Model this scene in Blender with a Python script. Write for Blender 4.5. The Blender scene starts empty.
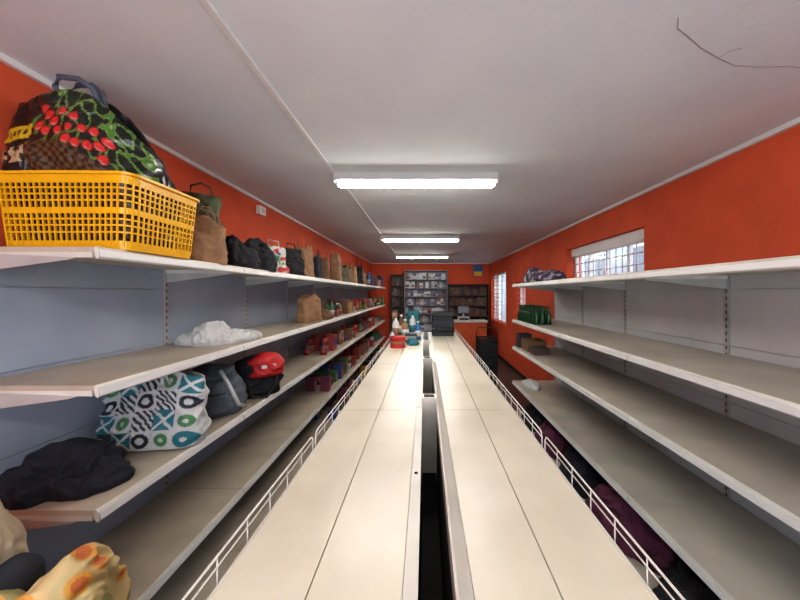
import bpy, math, random
from mathutils import Vector, Matrix, noise
random.seed(7)
H=2.1
def sgn(x): return 1 if x>=0 else -1
# ---------------- materials
def mat(name,col,rough=0.6,metal=0.0,var=0.08,scale=6.0,bump=0.0,bscale=40,emit=0,vc=False,detail=4,col2=None,lo=0.35,hi=0.65):
    m=bpy.data.materials.new(name); m.use_nodes=True
    nt=m.node_tree; N=nt.nodes; L=nt.links
    b=N['Principled BSDF']
    b.inputs['Roughness'].default_value=rough; b.inputs['Metallic'].default_value=metal
    tc=N.new('ShaderNodeTexCoord')
    n=N.new('ShaderNodeTexNoise'); n.inputs['Scale'].default_value=scale; n.inputs['Detail'].default_value=detail
    L.new(tc.outputs['Object'],n.inputs['Vector'])
    r=N.new('ShaderNodeValToRGB')
    c2=col2 if col2 else tuple(c*(1-var*2) for c in col)
    r.color_ramp.elements[0].position=lo; r.color_ramp.elements[1].position=hi
    if vc:
        r.color_ramp.elements[0].color=(1-var*2,)*3+(1,); r.color_ramp.elements[1].color=(1,1,1,1)
        a=N.new('ShaderNodeAttribute'); a.attribute_name='Col'
        mx=N.new('ShaderNodeMix'); mx.data_type='RGBA'; mx.blend_type='MULTIPLY'; mx.inputs[0].default_value=1
        L.new(a.outputs['Color'],mx.inputs[6]); L.new(r.outputs[0],mx.inputs[7]); L.new(mx.outputs[2],b.inputs['Base Color'])
    else:
        r.color_ramp.elements[0].color=tuple(c2)+(1,); r.color_ramp.elements[1].color=tuple(col)+(1,)
        L.new(r.outputs[0],b.inputs['Base Color'])
    L.new(n.outputs['Fac'],r.inputs[0])
    if bump>0:
        n2=N.new('ShaderNodeTexNoise'); n2.inputs['Scale'].default_value=bscale; n2.inputs['Detail'].default_value=6
        L.new(tc.outputs['Object'],n2.inputs['Vector'])
        bp=N.new('ShaderNodeBump'); bp.inputs['Strength'].default_value=bump; bp.inputs['Distance'].default_value=0.01
        L.new(n2.outputs['Fac'],bp.inputs['Height']); L.new(bp.outputs[0],b.inputs['Normal'])
    if emit>0:
        b.inputs['Emission Color'].default_value=tuple(col)+(1,); b.inputs['Emission Strength'].default_value=emit
    return m
M_wall=mat('orange_plaster',(0.63,0.100,0.036),0.8,var=0.07,scale=2.5,bump=0.2,bscale=60)
M_ceil=mat('ceiling_plaster',(0.76,0.785,0.80),0.9,scale=1.1,col2=(0.67,0.69,0.715),bump=0.15,bscale=35,detail=8,lo=0.3,hi=0.7)
M_white=mat('white_trim',(0.72,0.72,0.71),0.5,var=0.03)
M_house=mat('lamp_housing',(0.50,0.50,0.49),0.5,var=0.03)
M_top=mat('cream_laminate',(0.70,0.655,0.54),0.32,scale=3,col2=(0.59,0.545,0.44),detail=8,bump=0.05,bscale=15)
M_shelf=mat('shelf_enamel',(0.50,0.44,0.35),0.42,scale=2.5,col2=(0.36,0.315,0.25),detail=9)
M_shelfR=mat('shelf_enamel_grey',(0.52,0.48,0.41),0.42,scale=2.5,col2=(0.40,0.37,0.315),detail=9)
M_lip=mat('shelf_lip',(0.66,0.645,0.58),0.38,scale=5,col2=(0.55,0.53,0.47))
M_panL=mat('panel_bluegrey',(0.40,0.455,0.54),0.5,scale=1.5,col2=(0.31,0.365,0.455))
M_panR=mat('panel_grey',(0.58,0.59,0.60),0.5,scale=1.5,col2=(0.48,0.49,0.50))
M_steel=mat('upright_steel',(0.50,0.50,0.48),0.4,metal=0.2)
M_dark=mat('dark_slot',(0.012,0.012,0.012),0.8)
M_grey=mat('grey_line',(0.30,0.27,0.27),0.8)
M_black=mat('black_plastic',(0.02,0.02,0.022),0.45)
M_wire=mat('wire_white',(0.75,0.74,0.70),0.35,var=0.02)
M_vc=mat('printed_fabric',(1,1,1),0.6,vc=True,var=0.06,scale=30,bump=0.15,bscale=80)
M_vcg=mat('printed_laminate',(1,1,1),0.3,vc=True,var=0.04,scale=20,bump=0.1,bscale=30)
M_yel=mat('yellow_plastic',(0.78,0.42,0.012),0.35,var=0.04)
def floor_mat():
    m=bpy.data.materials.new('floor_tiles'); m.use_nodes=True; N=m.node_tree.nodes; L=m.node_tree.links; b=N['Principled BSDF']
    tc=N.new('ShaderNodeTexCoord'); br=N.new('ShaderNodeTexBrick'); br.offset=0
    br.inputs['Scale'].default_value=1; br.inputs['Brick Width'].default_value=.3; br.inputs['Row Height'].default_value=.3; br.inputs['Mortar Size'].default_value=.004
    br.inputs['Color1'].default_value=(0.08,0.06,0.05,1); br.inputs['Color2'].default_value=(0.10,0.075,0.06,1); br.inputs['Mortar'].default_value=(0.04,0.035,0.03,1)
    L.new(tc.outputs['Object'],br.inputs['Vector']); L.new(br.outputs['Color'],b.inputs['Base Color']); b.inputs['Roughness'].default_value=.35
    return m
M_floor=floor_mat()
def glass_mat():
    m=bpy.data.materials.new('window_glass'); m.use_nodes=True; N=m.node_tree.nodes; L=m.node_tree.links
    for n in list(N): N.remove(n)
    o=N.new('ShaderNodeOutputMaterial'); t=N.new('ShaderNodeBsdfTransparent'); g=N.new('ShaderNodeBsdfGlossy'); mx=N.new('ShaderNodeMixShader')
    g.inputs['Roughness'].default_value=.05; mx.inputs[0].default_value=.08
    L.new(t.outputs[0],mx.inputs[1]); L.new(g.outputs[0],mx.inputs[2]); L.new(mx.outputs[0],o.inputs[0]); return m
M_glass=glass_mat()
M_tube=mat('fluorescent_tube',(1.0,0.96,0.89),0.5,var=0,emit=62)
# ---------------- mesh builder
class MB:
    def __init__(s): s.v=[];s.f=[];s.m=[];s.s=[];s.c=[]
    def add(s,vs,fs,mi=0,smooth=False,cols=None,M=None):
        o=len(s.v)
        for i,p in enumerate(vs):
            p=Vector(p)
            if M is not None: p=M@p
            s.v.append(p); s.c.append(cols[i] if cols else (1,1,1))
        for f in fs:
            s.f.append([k+o for k in f]); s.m.append(mi); s.s.append(smooth)
    def box(s,x0,x1,y0,y1,z0,z1,mi=0,M=None,col=None):
        if x0>x1:x0,x1=x1,x0
        if y0>y1:y0,y1=y1,y0
        vs=[(x,y,z) for z in(z0,z1) for y in(y0,y1) for x in(x0,x1)]
        fs=[(0,2,3,1),(4,5,7,6),(0,1,5,4),(2,6,7,3),(0,4,6,2),(1,3,7,5)]
        s.add(vs,fs,mi,False,[col]*8 if col else None,M)
    def tube(s,pts,r,mi=0,n=6,closed=False,M=None,smooth=True,col=None):
        pts=[Vector(p) for p in pts]; k=len(pts); vs=[];fs=[]
        for i,p in enumerate(pts):
            a=pts[(i-1)%k] if (closed or i>0) else p; b=pts[(i+1)%k] if (closed or i<k-1) else p
            t=(b-a).normalized(); up=Vector((0,0,1)) if abs(t.z)<.9 else Vector((1,0,0))
            x=t.cross(up).normalized(); y=t.cross(x).normalized()
            for j in range(n):
                an=2*math.pi*j/n+math.pi/n; vs.append(p+r*(x*math.cos(an)+y*math.sin(an)))
        for i in range(k if closed else k-1):
            for j in range(n):
                fs.append((i*n+j,i*n+(j+1)%n,((i+1)%k)*n+(j+1)%n,((i+1)%k)*n+j))
        if not closed: fs.append(tuple(range(n))); fs.append(tuple((k-1)*n+j for j in range(n)))
        s.add(vs,fs,mi,smooth,[col]*len(vs) if col else None,M)
    def lathe(s,prof,cx,cy,z0,mi=0,n=16,M=None,col=None):
        vs=[];fs=[]
        for r,z in prof:
            for j in range(n):
                a=2*math.pi*j/n; vs.append((cx+r*math.cos(a),cy+r*math.sin(a),z0+z))
        for i in range(len(prof)-1):
            for j in range(n): fs.append((i*n+j,i*n+(j+1)%n,(i+1)*n+(j+1)%n,(i+1)*n+j))
        fs.append(tuple(range(n-1,-1,-1))); fs.append(tuple((len(prof)-1)*n+j for j in range(n)))
        s.add(vs,fs,mi,True,[col]*len(vs) if col else None,M)
    def prism(s,poly,y0,y1,mi=0,smooth=False):   # poly in xz
        k=len(poly); vs=[(x,y0,z) for x,z in poly]+[(x,y1,z) for x,z in poly]
        fs=[(i,(i+1)%k,k+(i+1)%k,k+i) for i in range(k)]+[tuple(range(k-1,-1,-1)),tuple(range(k,2*k))]
        s.add(vs,fs,mi,smooth)
    def obj(s,name,mats,bevel=0):
        me=bpy.data.meshes.new(name); me.from_pydata([tuple(v) for v in s.v],[],s.f)
        for m in mats: me.materials.append(m)
        me.polygons.foreach_set('material_index',s.m); me.polygons.foreach_set('use_smooth',s.s)
        ca=me.color_attributes.new('Col','FLOAT_COLOR','POINT')
        flat=[]
        for c in s.c: flat+= [c[0],c[1],c[2],1]
        ca.data.foreach_set('color',flat)
        import bmesh
        bm=bmesh.new(); bm.from_mesh(me); bmesh.ops.recalc_face_normals(bm,faces=bm.faces); bm.to_mesh(me); bm.free()
        ob=bpy.data.objects.new(name,me); bpy.context.scene.collection.objects.link(ob)
        if bevel:
            bv=ob.modifiers.new('bevel','BEVEL'); bv.width=bevel; bv.segments=2; bv.limit_method='ANGLE'
        return ob
def T(x,y,z,rz=0,rx=0,ry=0):
    return Matrix.Translation((x,y,z))@Matrix.Rotation(math.radians(rz),4,'Z')@Matrix.Rotation(math.radians(ry),4,'Y')@Matrix.Rotation(math.radians(rx),4,'X')
def ridge(p):
    w=Vector((noise.noise(p*0.7+Vector((5,1,2))),noise.noise(p*0.7+Vector((1,9,3))),noise.noise(p*.7+Vector((4,4,8)))))
    q=p+w*0.9
    return (1-abs(noise.noise(q))*2.2)+0.5*(1-abs(noise.noise(q*2.1))*2.2)
def sellipse(w,d,n,seg):
    """superellipse outline, points evenly spaced along its length"""
    K=2400; P=[]
    for j in range(K):
        a=2*math.pi*j/K; ca,sa=math.cos(a),math.sin(a)
        P.append((sgn(ca)*abs(ca)**(2/n)*w/2,sgn(sa)*abs(sa)**(2/n)*d/2))
    L=[0]
    for j in range(K):
        q=P[(j+1)%K]; L.append(L[-1]+math.hypot(q[0]-P[j][0],q[1]-P[j][1]))
    out=[];i=0
    for j in range(seg):
        t=L[-1]*j/seg
        while L[i+1]<t: i+=1
        f=(t-L[i])/max(1e-9,L[i+1]-L[i]); a=P[i]; b=P[(i+1)%K]
        out.append((a[0]+(b[0]-a[0])*f,a[1]+(b[1]-a[1])*f))
    return out
def bag(mb,M,w,d,h,n=4,lev=40,seg=96,prof=None,wr=.01,fr=6,mi=0,colf=None,sink=.04,seed=0,topf=None,cap='open'):
    vs=[];cs=[];fs=[]; off=Vector((seed*3.1,seed*1.7,seed*.9))
    out=sellipse(w,d,n,seg)
    for i in range(lev+1):
        t=i/lev
        sw,sd=prof(t) if prof else (1,1)
        for j in range(seg):
            ox,oy=out[j]; x=ox*sw; y=oy*sd
            nn=Vector((sgn(ox)*(abs(ox)/(w/2))**(n-1)/w,sgn(oy)*(abs(oy)/(d/2))**(n-1)/d,0)).normalized()
            z=t*h
            if topf: z+= topf(x/(w/2),t)*t
            p=Vector((x,y,z))
            dsp=ridge(p*fr+off)*wr*min(1,t*6+.2)
            vs.append(p+nn*dsp); cs.append(colf(x/(w/2),sgn(y),t,p) if colf else (1,1,1))
    L=lev+1
    for i in range(L-1):
        for j in range(seg): fs.append((i*seg+j,i*seg+(j+1)%seg,(i+1)*seg+(j+1)%seg,(i+1)*seg+j))
    fs.append(tuple(range(seg-1,-1,-1)))
    base=len(vs)
    for k,dz in ((.93,0.0),(.90,-sink),(.5,-sink*(1.1 if cap=='open' else .2))):
        for j in range(seg):
            p=vs[(L-1)*seg+j]
            vs.append(Vector((p.x*k,p.y*k,p.z+dz if cap=='open' else p.z+ (1-k)*sink))); c=cs[(L-1)*seg+j]
            cs.append(tuple(q*.8 for q in c) if cap=='open' else c)  # inside of an open mouth darkened in the vertex colour, painted shade
    prev=(L-1)*seg
    for r in range(3):
        o=base+r*seg
        for j in range(seg): fs.append((prev+j,prev+(j+1)%seg,o+(j+1)%seg,o+j))
        prev=o
    fs.append(tuple(prev+j for j in range(seg)))
    mb.add(vs,fs,mi,True,cs,M)
def heap(mb,M,sx,sy,h,mi=0,colf=None,seed=0,wr=.10,fr=9.0,seg=170,rows=80,low=.25,pw=1.0):
    """draped cloth pile: broad lumps + creases displaced along the surface normal"""
    vs=[];cs=[];fs=[];off=Vector((seed*2.3,seed*4.1,seed*1.3)); amp=wr*min(sx,sy,h*1.3)
    for i in range(rows+1):
        u=i/rows
        rr=math.cos(u*math.pi/2)**.8 if i<rows else 0
        for j in range(seg):
            a=2*math.pi*j/seg
            e=Vector((math.cos(a),math.sin(a),0))
            rim=1+low*1.4*noise.noise(e*1.2+off)+.08*noise.noise(e*3.5+off)
            px,py=e.x*rr*rim,e.y*rr*rim
            hh=max(0,1-rr**2.6)**(.60*pw)
            lump=noise.noise(Vector((px,py,0))*1.5+off+Vector((0,0,9)))
            z=h*hh*(1+.45*lump)
            k=1+.08*math.sin(hh*math.pi)
            p=Vector((px*sx*k,py*sy*k,z))
            nn=Vector((px/sx,py/sy,hh*1.1/h+.001)).normalized()
            p=p+nn*amp*(ridge(p*fr+off)-.35)*min(1,hh*3+.25)
            p.z=max(0,p.z)
            if i==0: p.z=0
            vs.append(p); cs.append(colf(p) if colf else (1,1,1))
    for i in range(rows):
        for j in range(seg): fs.append((i*seg+j,i*seg+(j+1)%seg,(i+1)*seg+(j+1)%seg,(i+1)*seg+j))
    fs.append(tuple(range(seg-1,-1,-1)))
    mb.add(vs,fs,mi,True,cs,M)
# ---------------- room
XL,XR,YB,YF,ZC=-2.0,2.41,-2.2,11.2,3.22
def simple(name,boxes,mats,bevel=0):
    b=MB()
    for q in boxes: b.box(*q[:6],q[6] if len(q)>6 else 0)
    return b.obj(name,mats,bevel)
simple('floor',[(XL-.25,XR+.25,YB-.2,YF+.2,-.12,0)],[M_floor])
simple('ceiling',[(XL-.25,XR+.25,YB-.2,YF+.2,ZC,ZC+.12)],[M_ceil])
simple('wall_left',[(XL-.25,XL,YB-.2,YF+.2,0,ZC)],[M_wall])
simple('wall_far',[(XL,XR,YF,YF+.2,0,ZC)],[M_wall])
ops=[(3.3,5.1,2.30,2.84),(7.2,8.0,1.54,2.38),(8.9,10.95,1.15,2.76)]
b=MB(); y=YB-.2
for (a,c,z0,z1) in ops:
    b.box(XR,XR+.25,y,a,0,ZC); b.box(XR,XR+.25,a,c,0,z0); b.box(XR,XR+.25,a,c,z1,ZC); y=c
b.box(XR,XR+.25,y,YF+.2,0,ZC); b.obj('wall_right',[M_wall])
b=MB(); b.box(XL,-1.8,YB-.2,YB,0,ZC); b.box(2.2,XR,YB-.2,YB,0,ZC); b.box(-1.8,2.2,YB-.2,YB,0,.35); b.box(-1.8,2.2,YB-.2,YB,3.0,ZC); b.obj('wall_back',[M_wall])  # opening behind the camera enlarged to bring daylight onto the ceiling
for i,(a,c,z0,z1) in enumerate(ops):
    b=MB(); x0,x1=XR+.13,XR+.18; fw=.05
    b.box(x0,x1,a,a+fw,z0,z1); b.box(x0,x1,c-fw,c,z0,z1); b.box(x0,x1,a+fw,c-fw,z0,z0+fw); b.box(x0,x1,a+fw,c-fw,z1-fw,z1)
    if i==0:
        b.box(x0-.05,x1,a,c,z1-.13,z1,0); b.tube([(x0-.04,a+.02,z1-.14),(x0-.04,c-.02,z1-.14)],.02,0,10)
    nm=max(1,int((c-a)/.6))
    for k in range(1,nm+1):
        yy=a+(c-a)*k/(nm+1); b.box(x0,x1,yy-.02,yy+.02,z0+fw,z1-fw)
    b.box(x0+.02,x0+.025,a+fw,c-fw,z0+fw,z1-fw,1)
    gx=XR+.10; ny=int((c-a)/.12)
    for k in range(1,ny): b.tube([(gx,a+(c-a)*k/ny,z0),(gx,a+(c-a)*k/ny,z1)],.008,2)
    nz=max(3,int((z1-z0)/.13))
    for k in range(1,nz): b.tube([(gx-.01,a,z0+(z1-z0)*k/nz),(gx-.01,c,z0+(z1-z0)*k/nz)],.008,2)
    b.obj('window_%d'%(i+1),[M_white,M_glass,M_white])
b=MB()
b.box(-1.8,-1.74,YB-.12,YB-.06,.35,3.0);b.box(2.14,2.2,YB-.12,YB-.06,.35,3.0);b.box(-1.74,2.14,YB-.12,YB-.06,.35,.41);b.box(-1.74,2.14,YB-.12,YB-.06,2.94,3.0);b.box(.17,.23,YB-.12,YB-.06,.41,2.94)
b.obj('window_4',[M_white])  # unseen window frame, added with the enlarged opening that brightens the ceiling
M_conc=mat('neighbour_render',(.36,.39,.43),.9,scale=1.2,col2=(.26,.28,.32))
M_gbw=mat('neighbour_glazing',(.10,.12,.15),.2)
b=MB(); b.box(6.0,6.3,-2,24,0,4.6,0); b.box(5.95,6.35,-2,24,4.6,4.75,1)
for k in range(9):
    yy=-.5+k*2.6
    b.box(5.97,6.0,yy,yy+1.3,1.6,3.4,2); b.box(5.95,6.0,yy-.06,yy,1.55,3.45,1); b.box(5.95,6.0,yy+1.3,yy+1.36,1.55,3.45,1); b.box(5.95,6.0,yy,yy+1.3,3.4,3.46,1); b.box(5.94,6.0,yy-.06,yy+1.36,1.5,1.56,1); b.box(5.96,6.0,yy+.62,yy+.68,1.6,3.4,1)
b.obj('neighbouring_building',[M_conc,M_white,M_gbw])
simple('yard_ground',[(XR+.25,6.0,-2,24,-.12,0)],[M_conc])
simple('trim_1',[(XL,XL+.025,YB,YF,ZC-.03,ZC)],[M_white])
simple('trim_2',[(XR-.03,XR,YB,YF,ZC-.035,ZC)],[M_white])
simple('trim_3',[(-.86,-.825,YB,YF,ZC-.014,ZC)],[M_white],.004)
simple('trim_4',[(XL,XR,YF-.02,YF,ZC-.03,ZC)],[M_white])
simple('baseboard_right',[(XR-.012,XR,YB,YF,0,.09)],[M_dark])
b=MB(); pts=[(1.03,1.22),(1.07,1.27),(1.15,1.31),(1.26,1.37),(1.40,1.43),(1.52,1.475),(1.66,1.485),(1.80,1.48),(1.95,1.50)]
b.tube([(x,yy,ZC-.001) for x,yy in pts],.0016,0,6); b.tube([(1.40,1.43,ZC-.001),(1.41,1.39,ZC-.001),(1.45,1.37,ZC-.001)],.0012,0); b.obj('thin_ceiling_line',[M_grey])  # thin grey line along the ceiling, drawn as a fine tube
b=MB(); b.box(XL,XL+.05,3.55,3.68,3.04,3.14); b.box(XL+.05,XL+.056,3.58,3.65,3.06,3.12,1); b.obj('alarm_box',[M_white,M_steel],.006)
for k,yy in enumerate((-.9,2.88,5.95,8.8)):
    b=MB(); x0,x1=-.085-.765,-.085+.765; hw=.10
    b.box(x0,x1,yy-hw,yy+hw,ZC-.05,ZC,0)
    b.box(x0,x0+.012,yy-hw,yy+hw,ZC-.095,ZC-.05,0); b.box(x1-.012,x1,yy-hw,yy+hw,ZC-.095,ZC-.05,0)
    for s in(-1,1):
        b.box(x0,x1,yy+s*hw-.003,yy+s*hw+.003,ZC-.068,ZC-.05,0)
        b.tube([(x0+.03,yy+s*.05,ZC-.080),(x1-.03,yy+s*.05,ZC-.080)],.0115,1,10)
        b.box(x0+.012,x0+.032,yy+s*.05-.018,yy+s*.05+.018,ZC-.095,ZC-.05,0); b.box(x1-.032,x1-.012,yy+s*.05-.018,yy+s*.05+.018,ZC-.095,ZC-.05,0)
    b.obj('fluorescent_ceiling_light',[M_house,M_tube])
# ---------------- shelving
def shelving(name,xb,xf,ys,zs,basex,pan,shf):
    b=MB(); s=1 if xf>xb else -1
    ztop=zs[-1]+.02
    allz=[(.15,basex)]+[(z,xf) for z in zs]
    b.box(xb-s*.016,xb-s*.012,ys[0],ys[-1],.1,ztop,2)
    for i in range(len(ys)-1):
        y0,y1=ys[i]+.002,ys[i+1]-.002
        b.box(xb,basex-s*.03,y0,y1,0,.12,2)
        z=.13
        while z<ztop-.05:
            z1=min(z+.40,ztop); b.box(xb-s*.012,xb,y0+.02,y1-.02,z,z1-.004,1); z=z1
        for z,x in allz:
            b.box(xb+s*.005,x-s*.012,y0,y1,z-.022,z,0)
            P=[(x-s*.012,z),(x-s*.004,z+.002),(x,z-.003),(x+s*.004,z-.012),(x+s*.010,z-.044),(x+s*.006,z-.050),(x-s*.004,z-.050),(x-s*.012,z-.03)]
            b.prism(P,y0,y1,3)
            b.prism([(x+s*.0055,z-.012),(x+s*.0085,z-.012),(x+s*.0140,z-.042),(x+s*.0105,z-.042)],y0+.004,y1-.004,4)
            b.box(xb+s*.01,x-s*.02,y0,y0+.012,z-.045,z-.022,3); b.box(xb+s*.01,x-s*.02,y1-.012,y1,z-.045,z-.022,3)
    for yv in ys:
        b.box(xb-s*.03,xb+s*.006,yv-.018,yv+.018,0,ztop+.03,2)
        z=.2
        while z<ztop:
            b.box(xb+s*.006,xb+s*.0068,yv-.004,yv+.004,z,z+.025,5); z+=.05  # holes drawn as near-black boxes, their inner shade put into the colour
        for z in zs:
            D=abs(xf-xb)
            b.prism([(xb+s*.004,z-.023),(xb+s*D*.85,z-.046),(xb+s*D*.80,z-.055),(xb+s*.03,z-.115),(xb+s*.004,z-.115)],yv-.003,yv+.003,2)
    return b.obj(name,[shf,pan,M_steel,M_lip,M_white,M_dark])
ysL=[1.26+1.01*i for i in range(10)]
zL=[.62,1.185,1.71,2.295]
shelving('metal_shelving_unit',-1.96,-1.38,ysL,zL,-1.27,M_panL,M_shelf)
ysR=[-.045,1.045,2.135,3.22,4.09,4.96]
zR=[.655,1.225,1.665,2.245]
shelving('metal_shelving_unit',2.15,1.45,ysR,zR,1.36,M_panR,M_shelfR)
# ---------------- central gondola
b=MB(); zt=1.5; gy0,gy1=-.8,4.6
cuts=[gy0,.45,1.54,2.54,3.55,gy1]
for i in range(len(cuts)-1):
    y0,y1=cuts[i]+.0015,cuts[i+1]-.0015
    for x0,x1 in((-.42,-.2365),(-.2335,-.046),(.098,.2685),(.2715,.45)):
        b.box(x0,x1,y0,y1,zt-.02,zt,0)
    if i<3:
        b.box(-.044,-.014,y0,y1,zt-.03,zt+.012,2); b.prism([(.058,zt-.03),(.058,zt+.03),(.064,zt+.032),(.096,zt+.006),(.096,zt-.03)],y0,y1,2)
    else:
        b.box(-.044,-.02,y0,y1,zt-.03,zt+.004,2); b.box(.045,.096,y0,y1,zt-.03,zt+.004,2)
for yy in(.40,1.62,2.58,3.55):
    b.box(-.018,.062,yy-.035,yy+.035,zt-.5,zt+.045,2)
    b.box(-.006,.050,yy-.022,yy+.022,zt+.045,zt+.046,5)  # post opening as a near-black plate, hole shade painted in
b.tube([(-.029,.98,zt+.011),(-.029,.98,zt+.0135)],.006,5,10)
b.box(-.013,.057,gy0,gy1,.1,zt-.35,5)
b.box(-.03,-.02,gy0,gy1,.1,zt-.031,5); b.box(.065,.075,gy0,gy1,.1,zt-.031,5)  # inner faces painted near-black so the gap's shade is in the colour
b.box(-.034,-.030,gy0,gy1,.1,zt-.05,1); b.box(.075,.079,gy0,gy1,.1,zt-.05,1)
b.box(-.40,.43,gy0+.01,gy1-.01,0,.12,2)
for z in(.15,.55,.95):
    b.box(-.46 if z==.15 else -.40,-.03,gy0,gy1,z-.025,z,0); b.box(.075,.49 if z==.15 else .43,gy0,gy1,z-.025,z,0)
    if z>.2:
        b.box(-.412,-.40,gy0,gy1,z-.045,z+.003,3); b.box(.43,.442,gy0,gy1,z-.045,z+.003,3)
b.box(-.426,-.42,gy0,gy1,zt-.05,zt+.002,3); b.box(.45,.456,gy0,gy1,zt-.05,zt+.002,3)
b.box(-.42,.45,gy1,gy1+.02,0,zt,1)
for X in(-.434,.464):
    yy=gy0
    while yy<gy1-.2:
        y0,y1=yy+.01,min(yy+.98,gy1)-.01
        z0,z1=zt-.025,zt+.050
        b.tube([(X,y0,z0),(X,y0,z1-.02),(X,y0+.008,z1-.005),(X,y0+.02,z1),(X,y1-.02,z1),(X,y1-.008,z1-.005),(X,y1,z1-.02),(X,y1,z0)],.0028,4,6)
        b.tube([(X,y0,z0),(X,y1,z0)],.0026,4,6); b.tube([(X,y0,zt+.028),(X,y1,zt+.028)],.0020,4,6)
        n=9
        for k in range(1,n): b.tube([(X,y0+(y1-y0)*k/n,z0),(X,y0+(y1-y0)*k/n,z1)],.0017,4,5)
        yy+=.99
b.obj('central_gondola_shelf',[M_top,M_panR,M_lip,M_lip,M_wire,M_dark])
# ---------------- yellow basket
zs=zL[-1]
def rrect(w,d,r,n=6):
    pts=[]
    for cx,cy,a0 in((w/2-r,d/2-r,0),(-w/2+r,d/2-r,90),(-w/2+r,-d/2+r,180),(w/2-r,-d/2+r,270)):
        for k in range(n+1):
            a=math.radians(a0+90*k/n); pts.append((cx+r*math.cos(a),cy+r*math.sin(a)))
    return pts
def resample(pts,step):
    P=[Vector(p) for p in pts]; P.append(P[0]); out=[]; tot=sum((P[i+1]-P[i]).length for i in range(len(P)-1)); n=int(tot/step); step=tot/n
    tgt=0;run=0
    for i in range(len(P)-1):
        l=(P[i+1]-P[i]).length
        while tgt<=run+l+1e-9 and len(out)<n:
            t=(tgt-run)/l if l>0 else 0; out.append(tuple(P[i].lerp(P[i+1],t))); tgt+=step
        run+=l
    return out
b=MB(); bw,bd,bh=.57,.40,.35; base=rrect(bw,bd,.05)
M=T(-1.655,1.575,zs+.003)
def lvl(t): return 1+.10*t
path=resample(base,.0245)
def ringband(t0,t1,th,mi=0,out=.0):
    R=resample(base,.012); vs=[];fs=[];n=len(R)
    for t,k in((t0,0),(t1,0),(t1,th),(t0,th)):
        for x,yv in R:
            d=Vector((x,yv)).normalized(); s=lvl(t)
            vs.append((x*s+d.x*(k+out),yv*s+d.y*(k+out),t*bh))
    for q in range(4):
        for j in range(n): fs.append((q*n+j,q*n+(j+1)%n,((q+1)%4)*n+(j+1)%n,((q+1)%4)*n+j))
    b.add(vs,fs,mi,False,None,M)
ringband(.0,.12,.004); ringband(.86,1.0,.005); ringband(.965,1.0,.018); ringband(.47,.55,.0045)
for t in(.22,.31,.39,.63,.71,.79): ringband(t,t+.022,.004)
for x,yv in path:
    d=Vector((x,yv)).normalized()*.002
    p0=(x*lvl(.05)+d.x,yv*lvl(.05)+d.y,.05*bh); p1=(x*lvl(.95)+d.x,yv*lvl(.95)+d.y,.95*bh)
    b.tube([p0,p1],.0045,0,4,M=M,smooth=False)
b.add([(x*1.0,yv*1.0,.004) for x,yv in base]+[(x,yv,.0) for x,yv in base],[tuple(range(len(base))),tuple(range(2*len(base)-1,len(base)-1,-1))]+[(i,(i+1)%len(base),len(base)+(i+1)%len(base),len(base)+i) for i in range(len(base))],0,False,None,M)
b.obj('yellow_laundry_basket',[M_yel])
random.seed(5)
rad=[]
for _ in range(4000):
    c=(random.uniform(-.42,.72),random.uniform(.66,.90))
    if c[1]>.90-.10*(c[0]+.4) or c[1]<.72-.08*(c[0]+.4): continue
    if all(math.hypot(c[0]-r[0],(c[1]-r[1])*2.6)>.15 for r in rad): rad.append((c[0],c[1],random.uniform(.070,.092)))
def vegcol(sx,side,t,p):
    if side>0: return (.02,.02,.02)
    x=sx
    if x<-.52:
        if .70<t<.80: return (.55,.38,.02) if not(.73<t<.77 and math.sin(x*70)>0) else (.06,.04,.02)
        if .56<t<.66 and noise.noise(Vector((x*14,t*22,7)))>.0: return (.42,.30,.17)
        return (.012,.013,.012)
    for cx,ct,r in rad:
        dx,dz=(x-cx),(t-ct)*2.6; d=math.hypot(dx,dz)
        if d<r:
            if d<r*.82: return (.58,.035,.03) if dz>-r*.45 else (.55,.22,.18)
            return (.20,.01,.012)
    if t<.66-.05*x:
        return (.12,.07,.035) if (math.sin(x*42+math.sin(t*60))*math.sin(t*120)>0) else (.03,.02,.014)
    st=abs(noise.noise(Vector((x*4+t*9,t*5-x*6,2))))
    if t>.80-.12*x:
        if x>-.25:
            if st<.07: return (.08,.20,.03)
            if st<.10: return (.26,.34,.12)
        return (.012,.018,.010)
    return (.10,.18,.03) if st<.12 else (.014,.014,.012)
b=MB()
def pv(t):
    k=.88+.20*min(1,t/.5)
    return (k*(1-.04*max(0,t-.85)/.15), k*(1-.80*max(0,t-.6)/.4))
Mv=T(-1.672,1.605,zs+.014,0,10)
bag(b,Mv,.55,.31,.74,n=6,lev=200,seg=460,prof=pv,wr=.012,fr=7,colf=vegcol,seed=4,sink=.05,topf=lambda x,t:.04*math.cos(x*2.0)-.14*max(0,x)**2-.04*max(0,x))
for q in(-1,1):
    b.tube([(-.10,.01*q,.73),(-.10,.03*q,.80),(-.06,.04*q,.835),(.02,.03*q,.83),(.07,.02*q,.79),(.09,.01*q,.70)],.012,1,8,M=Mv)
M_strap=mat('bag_strap_grey',(.10,.12,.16),.7)
b.obj('vegetable_print_shopping_bag',[M_vcg,M_strap])
M_cblk=mat('black_cloth',(.018,.018,.023),.85,var=.15,scale=10,bump=.2,bscale=70)
M_cgrey=mat('grey_cloth',(.09,.11,.135),.8,var=.15,scale=10,bump=.2)
M_cwhite=mat('white_cloth',(.60,.60,.59),.8,var=.06,bump=.15)
M_cnavy=mat('navy_cloth',(.015,.018,.030),.85,var=.15,bump=.2)
M_red=mat('red_fabric',(.50,.02,.02),.6,var=.1)
M_kraft=mat('kraft_paper',(.33,.19,.10),.8,var=.15,scale=9,bump=.1)
M_kraft2=mat('dark_kraft_paper',(.20,.11,.06),.8,var=.15,scale=9,bump=.1)
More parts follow.
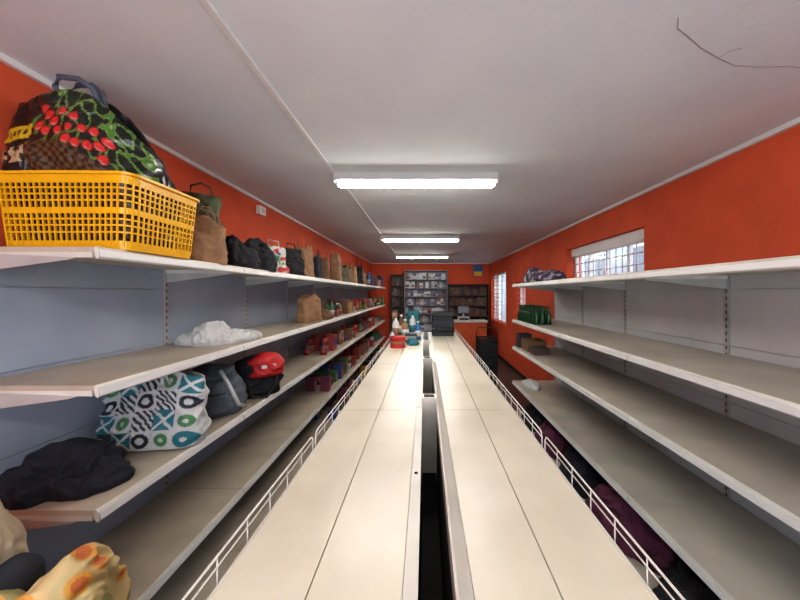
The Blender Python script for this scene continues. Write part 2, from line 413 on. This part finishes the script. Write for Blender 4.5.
M_green=mat('green_leafy_print',(.08,.11,.05),.7,col2=(.08,.04,.025),scale=22,lo=.42,hi=.55)
M_beige=mat('beige_jacket_cloth',(.46,.37,.26),.8,var=.12,bump=.15)
M_purple=mat('magenta_cloth',(.14,.03,.07),.85,var=.25,scale=8)
def paperbag(x,y,z,w,d,h,rz,handles=True,mats=None,seed=1,name='paper_bag',tap=.35):
    b=MB(); M=T(x,y,z,rz)
    def pf(t): return (1+.05*math.sin(t*5+seed),1-tap*t)
    bag(b,M,w,d,h,n=7,lev=40,seg=96,prof=pf,wr=.012,fr=8,seed=seed,sink=h*.35,topf=lambda x,t:.03*math.sin(x*3+seed))
    if handles:
        for q in(-1,1):
            yy=q*d*.30
            b.tube([(-w*.22,yy,h*.9),(-w*.2,yy,h+.05),(-w*.08,yy*.9,h+.09),(w*.08,yy*.9,h+.09),(w*.2,yy,h+.05),(w*.22,yy,h*.9)],.004,0,6,M=M)
    return b.obj(name,mats or [M_kraft])
paperbag(-1.47,1.99,zs,.24,.13,.28,60,seed=2)
b=MB(); Ml=T(-1.64,2.20,zs+.002,35); bag(b,Ml,.28,.2,.52,n=3,prof=lambda t:(1-.3*t,1-.7*t),wr=.022,fr=8,seed=5,sink=.03); b.tube([(-.07,0,.49),(-.06,0,.58),(.0,0,.61),(.06,0,.58),(.07,0,.49)],.007,0,8,M=Ml); b.obj('leaf_print_shopping_bag',[M_green])
b=MB(); heap(b,T(-1.53,2.47,zs),.15,.14,.22,seed=12,wr=.16,fr=8); heap(b,T(-1.52,2.70,zs),.15,.13,.26,seed=14,wr=.16,fr=8); b.obj('black_jacket_pile',[M_cblk])
def multi(sx,side,t,p):
    q=noise.noise(Vector((p.x*14,p.y*14,p.z*14)))
    r=noise.noise(Vector((p.x*9+7,p.y*9,p.z*9)))
    if q>.22: return (.05,.30,.12)
    if q<-.25: return (.5,.04,.04)
    if r>.25: return (.03,.12,.35)
    return (.6,.6,.58)
b=MB(); bag(b,T(-1.52,3.01,zs,70),.30,.16,.27,n=3.0,prof=lambda t:(1-.3*t,1-.6*t),wr=.022,fr=8,colf=multi,seed=6); b.tube([(-.07,0,.25),(-.06,0,.33),(.06,0,.33),(.07,0,.25)],.006,1,8,M=T(-1.52,3.01,zs,70)); b.obj('patterned_carrier_bag',[M_vc,M_cwhite])
b=MB(); bag(b,T(-1.52,3.40,zs,65),.32,.2,.30,n=2.6,prof=lambda t:(1-.3*t,1-.6*t),wr=.024,fr=7,seed=8); b.tube([(-.07,0,.27),(-.05,0,.36),(.05,0,.36),(.07,0,.27)],.007,0,8,M=T(-1.52,3.40,zs,65)); b.obj('black_carrier_bag',[M_cblk])
random.seed(11)
yy=3.80
for k in range(9):
    w=random.uniform(.26,.34); hgt=random.uniform(.30,.44)
    m=[M_kraft,M_cblk,M_kraft2,M_kraft,M_green,M_kraft2,M_kraft,M_cblk,M_kraft][k]
    paperbag(-1.56+random.uniform(-.04,.03),yy,zs,w,.18,hgt,90+random.uniform(-28,28),seed=20+k,mats=[m],name='carrier_bag' if m in(M_cblk,M_green) else 'paper_bag')
    yy+=random.uniform(.40,.48)
z2=zL[2]
b=MB(); heap(b,T(-1.64,2.42,z2,-15),.19,.27,.08,seed=21,wr=.16,fr=10,low=.4); heap(b,T(-1.62,2.33,z2,0),.14,.17,.13,seed=22,wr=.14,fr=10,low=.3); b.obj('white_cloth_bundle',[M_cwhite])
paperbag(-1.56,4.05,z2,.34,.18,.34,75,seed=33)
b=MB(); heap(b,T(-1.60,4.48,z2),.18,.2,.16,seed=36,wr=.16); b.obj('brown_cloth_pile',[M_kraft2])
z3=zL[1]
b=MB(); heap(b,T(-1.75,1.45,z3),.185,.17,.17,seed=31,wr=.17,fr=8,low=.2); heap(b,T(-1.60,1.44,z3,20),.15,.13,.09,seed=35,wr=.2,fr=8,low=.3); b.obj('navy_sweatshirt_pile',[M_cnavy])
def tote(sx,side,t,p):
    if side>0: return (.5,.52,.52)
    X=(sx+1)*2.5; Z=t*3.999
    cx=math.floor(X); cz=math.floor(Z); r=(cx*7+cz*13+int(cx*cz))%6
    u=X%1-.5; v=Z%1-.5; d=math.hypot(u,v); W=(.58,.60,.60); N_=(.02,.025,.04); TT=(.02,.18,.22)
    if r==0: return N_ if d>.30 else W
    if r==1: return TT if (abs(abs(u)-abs(v))>.1) else W
    if r==2: return N_ if .2<d<.40 else W
    if r==3: return W if d<.12 else ((.08,.24,.10) if d<.34 else W)
    if r==4: return TT if .14<d<.46 else W
    return N_ if (u+v)%.34<.17 else W
b=MB(); Mt=T(-1.645,1.83,z3+.002,5,-4)
bag(b,Mt,.54,.22,.40,n=3.6,lev=120,seg=320,prof=lambda t:(1.0-.07*t,1-.6*t),wr=.020,fr=6,colf=tote,seed=9,sink=.05,topf=lambda x,t:.04*math.sin(x*2.5+1))
for q in(-1,1): b.tube([(-.11,.06*q,.36),(-.09,.08*q,.43),(.0,.09*q,.46),(.09,.08*q,.43),(.11,.06*q,.36)],.007,1,8,M=Mt)
b.obj('geometric_print_tote_bag',[M_vc,M_cwhite])
def dome(t):
    k=math.sqrt(max(0.02,1-max(0,(t-.55)/.45)**2)); return (k,k*.9+.1*(1-t))
b=MB(); Mt=T(-1.585,2.27,z3+.002,32,0,-8)
bag(b,Mt,.36,.20,.38,n=3,prof=dome,wr=.030,fr=6,seed=10,cap='dome',sink=.01,lev=60,seg=120)
b.tube([(-.10,-.08,.34),(-.12,-.16,.26),(-.12,-.17,.12),(-.09,-.12,.04)],.014,1,8,M=Mt); b.tube([(.08,-.09,.33),(.12,-.17,.24),(.16,-.18,.08),(.20,-.12,.03)],.014,1,8,M=Mt)
b.tube([(-.04,0,.37),(-.03,0,.42),(.03,0,.42),(.04,0,.37)],.008,1,8,M=Mt)
b.tube([(-.09,-.145,.17),(0,-.155,.185),(.09,-.145,.17)],.005,2,6,M=Mt)
bag(b,Mt@Matrix.Translation((0,-.10,.03)),.22,.09,.17,n=3,prof=dome,wr=.012,fr=6,seed=13,cap='dome',sink=.01,lev=20,seg=48)
b.obj('grey_backpack',[M_cgrey,M_steel,M_dark])
b=MB(); Mt=T(-1.53,2.72,z3+.002,45)
bag(b,Mt,.38,.22,.35,n=2.6,prof=dome,wr=.030,fr=6,seed=15,cap='dome',sink=.01,lev=60,seg=120)
bag(b,Mt@Matrix.Translation((.06,-.035,.17)),.27,.21,.20,n=2.6,prof=dome,wr=.024,fr=6,seed=16,cap='dome',sink=.01,mi=1,lev=50)
b.tube([(-.1,-.1,.28),(-.13,-.18,.18),(-.08,-.20,.03),(.03,-.19,.012),(.12,-.16,.1),(.14,-.1,.2)],.012,0,8,M=Mt)
b.tube([(-.12,-.10,.25),(-.16,-.14,.15),(-.14,-.17,.02)],.012,0,8,M=Mt)
b.box(.0,.12,-.155,-.138,.25,.28,2,M=Mt)
b.obj('red_and_black_gym_bag',[M_cblk,M_red,M_cwhite])
M_tbl=mat('table_wood',(.30,.18,.09),.5,scale=8)
b=MB(); tz=.95
b.box(-1.9,-.92,.35,1.07,tz-.03,tz,0)
for x in(-1.86,-.96):
    for yv in (.40,1.02): b.box(x-.02,x+.02,yv-.02,yv+.02,0,tz-.03,1)
b.box(-1.86,-.96,.39,.41,tz-.09,tz-.03,1); b.box(-1.86,-.96,1.01,1.03,tz-.09,tz-.03,1)
b.obj('folding_table',[M_tbl,M_steel])
b=MB(); heap(b,T(-1.49,.87,tz),.235,.18,.50,seed=41,wr=.16,fr=6,low=.08,pw=.8,seg=220,rows=110)
heap(b,T(-1.30,.88,tz),.12,.14,.30,seed=44,wr=.14,fr=7,low=.1,pw=.8,mi=1)
b.obj('beige_jacket',[M_beige,M_cblk])
def flor(p):
    q=Vector((p.x*11,p.y*11,p.z*11)); c=noise.voronoi(q)[0][0]
    if c<.22: return (.48,.13,.03)
    if c<.34: return (.62,.30,.05)
    if noise.noise(q*.8)>.28: return (.28,.25,.10)
    return (.56,.43,.21)
b=MB(); heap(b,T(-1.09,.86,tz),.155,.17,.31,seed=43,wr=.15,fr=7,low=.08,pw=.8,colf=flor,seg=260,rows=130); b.obj('yellow_floral_dress',[M_vc])
# ---------------- packaged goods
PAL=[(.40,.04,.03),(.45,.43,.40),(.04,.07,.24),(.42,.26,.04),(.05,.16,.07),(.36,.14,.05),(.04,.04,.05),(.28,.17,.10),(.30,.05,.05),(.16,.04,.07),(.20,.10,.07),(.42,.40,.38)]
def goods(name,xb,xf,y0,y1,z,hmin,hmax,seed,pal=PAL,dens=.8):
    rnd=random.Random(seed); b=MB(); yy=y0; s=1 if xf>xb else -1
    while yy<y1-.1:
        w=rnd.uniform(.07,.2); h=rnd.uniform(hmin,hmax); typ=rnd.random(); col=rnd.choice(pal); col2=rnd.choice(pal); D=abs(xf-xb)
        if rnd.random()<dens:
            for k in range(2):
                xc=xf-s*(.08+k*D/2*.9+rnd.uniform(0,.05))
                if typ<.6:
                    b.box(xc-.07,xc+.07,yy,yy+w-.008,z+.001,z+h,0,col=col)
                    b.box(xc-s*.07,xc+s*.0715,yy+.008,yy+w-.016,z+h*.35,z+h*.7,0,col=col2)
                elif typ<.8:
                    r=min(.05,w/2); b.lathe([(r*.96,0),(r,.005),(r,h*.6),(r*.9,h*.68),(r*.4,h*.85),(r*.4,h*.98),(r*.35,h)],xc,yy+w/2,z+.001,0,12,col=col)
                    b.lathe([(r*1.01,0),(r*1.01,h*.3)],xc,yy+w/2,z+h*.15,0,12,col=col2)
                else:
                    r=min(.055,w/2)
                    for q in range(2): b.lathe([(r,.0),(r,.11)],xc,yy+w/2,z+.001+q*.112,0,12,col=col if q else col2)
        yy+=w+rnd.uniform(0,.05)
    return b.obj(name,[M_vcg])
goods('grocery_packages',-1.93,-1.42,4.85,10.3,z2,.10,.28,1)
goods('grocery_packages',-1.93,-1.42,4.15,10.3,z3,.10,.26,2)
goods('grocery_packages',-1.93,-1.42,4.5,10.3,zL[0],.12,.30,3)
goods('grocery_packages',-1.93,-1.32,4.6,10.3,.15,.12,.30,4)
goods('grocery_packages',-1.93,-1.42,8.0,10.3,zs,.15,.4,5)
zr=zR
b=MB()
def pcol(p):
    q=noise.noise(p*16); return (.32,.32,.36) if q>.2 else ((.09,.05,.12) if q>-.2 else (.03,.03,.04))
heap(b,T(1.72,4.15,zr[3]),.17,.28,.14,seed=51,wr=.14,colf=pcol); heap(b,T(1.70,4.60,zr[3]),.16,.22,.18,seed=52,wr=.14,colf=pcol); b.obj('folded_scarves_pile',[M_vc])
M_bot=mat('green_bottle_glass',(.012,.06,.022),.15)
b=MB()
for i in range(3):
    for j in range(9): b.lathe([(.033,0),(.035,.01),(.035,.12),(.028,.15),(.014,.19),(.013,.235),(.015,.24),(.013,.25)],1.52+i*.085,4.1+j*.088,zr[2]+.001,0,12)
b.obj('green_glass_bottles',[M_bot])
b=MB()
for (x0,x1,y0,y1,h,c) in((1.52,1.8,4.45,4.75,.16,(.20,.12,.06)),(1.50,1.7,4.78,4.93,.22,(.03,.03,.04)),(1.53,1.75,4.2,4.4,.10,(.10,.06,.05))):
    zz=zr[1]; b.box(x0,x1,y0,y1,zz+.001,zz+.01,0,col=c)
    b.box(x0,x0+.006,y0,y1,zz+.01,zz+h,0,col=c);b.box(x1-.006,x1,y0,y1,zz+.01,zz+h,0,col=c);b.box(x0+.006,x1-.006,y0,y0+.006,zz+.01,zz+h,0,col=c);b.box(x0+.006,x1-.006,y1-.006,y1,zz+.01,zz+h,0,col=c)
b.obj('open_cartons',[M_vc])
b=MB(); heap(b,T(1.65,4.68,zr[0]),.12,.2,.08,seed=61); b.obj('folded_white_towel',[M_cwhite])
for k,(x,yv,sx,sy,h,m) in enumerate(((1.66,1.7,.22,.34,.24,M_cblk),(1.66,2.4,.22,.34,.30,M_purple),(1.66,3.1,.22,.32,.26,M_cnavy),(1.66,3.75,.22,.30,.32,M_purple),(1.66,4.4,.22,.30,.26,M_cblk))):
    b=MB(); heap(b,T(x,yv,.152),sx,sy,h,seed=70+k,wr=.14,fr=7); b.obj('folded_clothes_pile',[m])
# ---------------- things on the far end of the gondola
zg=zt
M_bl=mat('blue_plastic',(.03,.15,.34),.3); M_tl=mat('teal_cloth',(.03,.17,.20),.8)
b=MB(); b.lathe([(.085,0),(.085,.003),(.083,.01),(.083,.10),(.086,.105),(.086,.118),(.0,.12)],-.30,3.32,zg+.001,0,28); b.lathe([(.0838,0),(.0838,.03)],-.30,3.32,zg+.04,1,28); b.obj('red_biscuit_tin',[M_red,M_kraft])
def bottle(x,y,r,h,m,m2,name,trig=False):
    b=MB(); b.lathe([(r*.9,0),(r,.01),(r,h*.62),(r*.8,h*.72),(r*.35,h*.82),(r*.35,h*.9)],x,y,zg+.001,0,20); b.lathe([(r*.42,0),(r*.42,h*.1)],x,y,zg+h*.9,1,14); b.lathe([(r*1.01,0),(r*1.01,h*.3)],x,y,zg+h*.2,1,20)
    if trig: b.box(x-.05,x+.02,y-.012,y+.012,zg+h,zg+h+.03,1); b.box(x-.04,x-.03,y-.006,y+.006,zg+h-.05,zg+h,1)
    b.obj(name,[m,m2])
bottle(-.37,3.80,.045,.32,M_cwhite,M_kraft,'cleaning_spray_bottle',True)
bottle(-.26,3.90,.05,.26,M_kraft,M_cwhite,'detergent_bottle')
bottle(-.09,3.85,.04,.24,M_bl,M_cwhite,'dish_soap_bottle')
bottle(-.385,3.53,.03,.16,M_cwhite,M_bl,'lotion_bottle')
bottle(-.17,4.10,.045,.33,M_cwhite,M_tl,'bleach_bottle')
bottle(-.33,4.16,.05,.30,M_kraft2,M_cwhite,'oil_bottle')
b=MB(); heap(b,T(-.14,3.48,zg+.002),.065,.09,.07,seed=81); b.obj('teal_cleaning_cloth',[M_tl])
b=MB(); b.box(-.24,-.10,3.62,3.74,zg+.001,zg+.11,0,col=(.05,.05,.06)); b.box(-.235,-.105,3.618,3.62,zg+.03,zg+.08,0,col=(.4,.38,.35)); b.obj('small_storage_box',[M_vc])
b=MB(); bag(b,T(-.17,4.38,zg+.002,10),.18,.16,.34,n=3,prof=lambda t:(1-.2*t,1-.6*t),wr=.014,fr=7,seed=17); b.obj('teal_carrier_bag',[M_tl])
def crate(b,x0,x1,y0,y1,z,h,mi=0):
    b.box(x0,x1,y0,y1,z,z+.01,mi); t=.008
    for zz0,zz1 in((z+.01,z+.05),(z+h-.04,z+h),(z+h*.45,z+h*.55)):
        b.box(x0,x0+t,y0,y1,zz0,zz1,mi);b.box(x1-t,x1,y0,y1,zz0,zz1,mi);b.box(x0+t,x1-t,y0,y0+t,zz0,zz1,mi);b.box(x0+t,x1-t,y1-t,y1,zz0,zz1,mi)
    n=9
    for k in range(n+1):
        x=x0+(x1-x0-t)*k/n; b.box(x,x+t,y0,y0+t,z,z+h,mi); b.box(x,x+t,y1-t,y1,z,z+h,mi)
        yv=y0+(y1-y0-t)*k/n; b.box(x0,x0+t,yv,yv+t,z,z+h,mi); b.box(x1-t,x1,yv,yv+t,z,z+h,mi)
b=MB(); crate(b,.10,.40,4.15,4.5,zg+.006,.16); crate(b,.10,.40,4.15,4.5,zg+.168,.16); b.box(.12,.38,4.17,4.48,zg+.178,zg+.29,1); b.obj('black_plastic_crates',[M_black,M_dark])
b=MB()
for k in range(8):
    z=.02+k*.13; crate(b,1.12,1.50,6.2,6.62,z,.22)
b.tube([(1.10,6.4,1.15),(1.10,6.4,1.30),(1.15,6.4,1.36),(1.47,6.4,1.36),(1.52,6.4,1.30),(1.52,6.4,1.15)],.01,0,8)
b.box(1.10,1.52,6.18,6.64,0,.02,0)
b.obj('stacked_shopping_baskets',[M_black])
# ---------------- far end
M_brown=mat('dark_wood',(.06,.026,.018),.5,scale=5)
M_rackp=mat('rack_panel',(.22,.24,.28),.5)
M_or=mat('orange_laminate',(.60,.12,.03),.5)
b=MB(); b.box(.95,2.0,9.7,10.2,0,1.15,0); b.box(.92,2.03,9.66,10.24,1.15,1.2,1); b.obj('checkout_counter',[M_or,M_lip])
b=MB(); b.box(1.1,1.45,9.8,10.1,1.201,1.32,0); b.box(1.13,1.42,9.78,9.80,1.22,1.28,1)
b.box(1.25,1.30,9.95,9.98,1.32,1.45,0); b.box(1.08,1.47,9.93,9.96,1.42,1.68,1); b.box(1.10,1.45,9.925,9.93,1.44,1.66,2); b.obj('cash_register',[M_steel,M_black,M_rackp])
def rack(name,x0,x1,zt_,rows,seed,pal,mats):
    b=MB(); y0,y1=YF-.34,YF-.02
    b.box(x0,x0+.02,y0,y1,0,zt_,1); b.box(x1-.02,x1,y0,y1,0,zt_,1); b.box(x0+.02,x1-.02,y1-.01,y1,0,zt_,1); b.box(x0,x1,y0,y1,zt_,zt_+.02,1)
    rnd=random.Random(seed)
    for r in range(rows):
        z=.1+(zt_-.12)*r/rows; b.box(x0+.02,x1-.02,y0,y1-.01,z,z+.02,1)
        x=x0+.04
        while x<x1-.14:
            w=rnd.uniform(.07,.15); h=rnd.uniform(.6,.9)*(zt_/rows-.04); c=rnd.choice(pal)
            b.box(x,x+w-.01,y0+.03,y0+.2,z+.021,z+.02+h,0,col=c); b.box(x+.01,x+w-.02,y0+.028,y0+.03,z+.05,z+.02+h*.5,0,col=rnd.choice(pal)); x+=w
    b.obj(name,mats)
rack('grocery_display_rack',-.75,.82,2.90,9,5,[(.50,.50,.50),(.42,.44,.46),(.30,.32,.36),(.10,.12,.18),(.22,.09,.08),(.55,.55,.53),(.06,.06,.07)],[M_vc,M_rackp])
rack('dark_wood_shelf_cabinet',.86,2.3,2.40,6,6,[(.08,.04,.03),(.10,.05,.03),(.04,.025,.025),(.13,.07,.05)],[M_vc,M_brown])
rack('dark_wood_shelf_cabinet',-1.25,-.79,2.75,7,8,[(.07,.04,.03),(.09,.08,.08),(.04,.03,.03),(.15,.12,.11)],[M_vc,M_brown])
b=MB(); b.box(1.80,2.15,YF-.05,YF,2.72,3.14,0); b.box(1.83,2.12,YF-.056,YF-.05,2.74,2.90,1); b.obj('shop_sign',[M_bl,M_yel])
# ---------------- world, camera
w=bpy.data.worlds.new('sky'); bpy.context.scene.world=w; w.use_nodes=True
bg=w.node_tree.nodes['Background']; bg.inputs[0].default_value=(.78,.88,1,1); bg.inputs[1].default_value=3.3
cam=bpy.data.cameras.new('camera'); co=bpy.data.objects.new('camera',cam); bpy.context.scene.collection.objects.link(co)
co.location=(0,0,H); co.rotation_euler=(math.radians(90),0,0); cam.sensor_width=36; cam.lens=13.5; cam.shift_x=-25/800; cam.shift_y=-7/800; cam.clip_start=.03
sc=bpy.context.scene; sc.camera=co
sc.view_settings.view_transform='Standard'; sc.view_settings.exposure=0.5
try: sc.view_settings.look='Medium High Contrast'
except Exception as e: print(e)
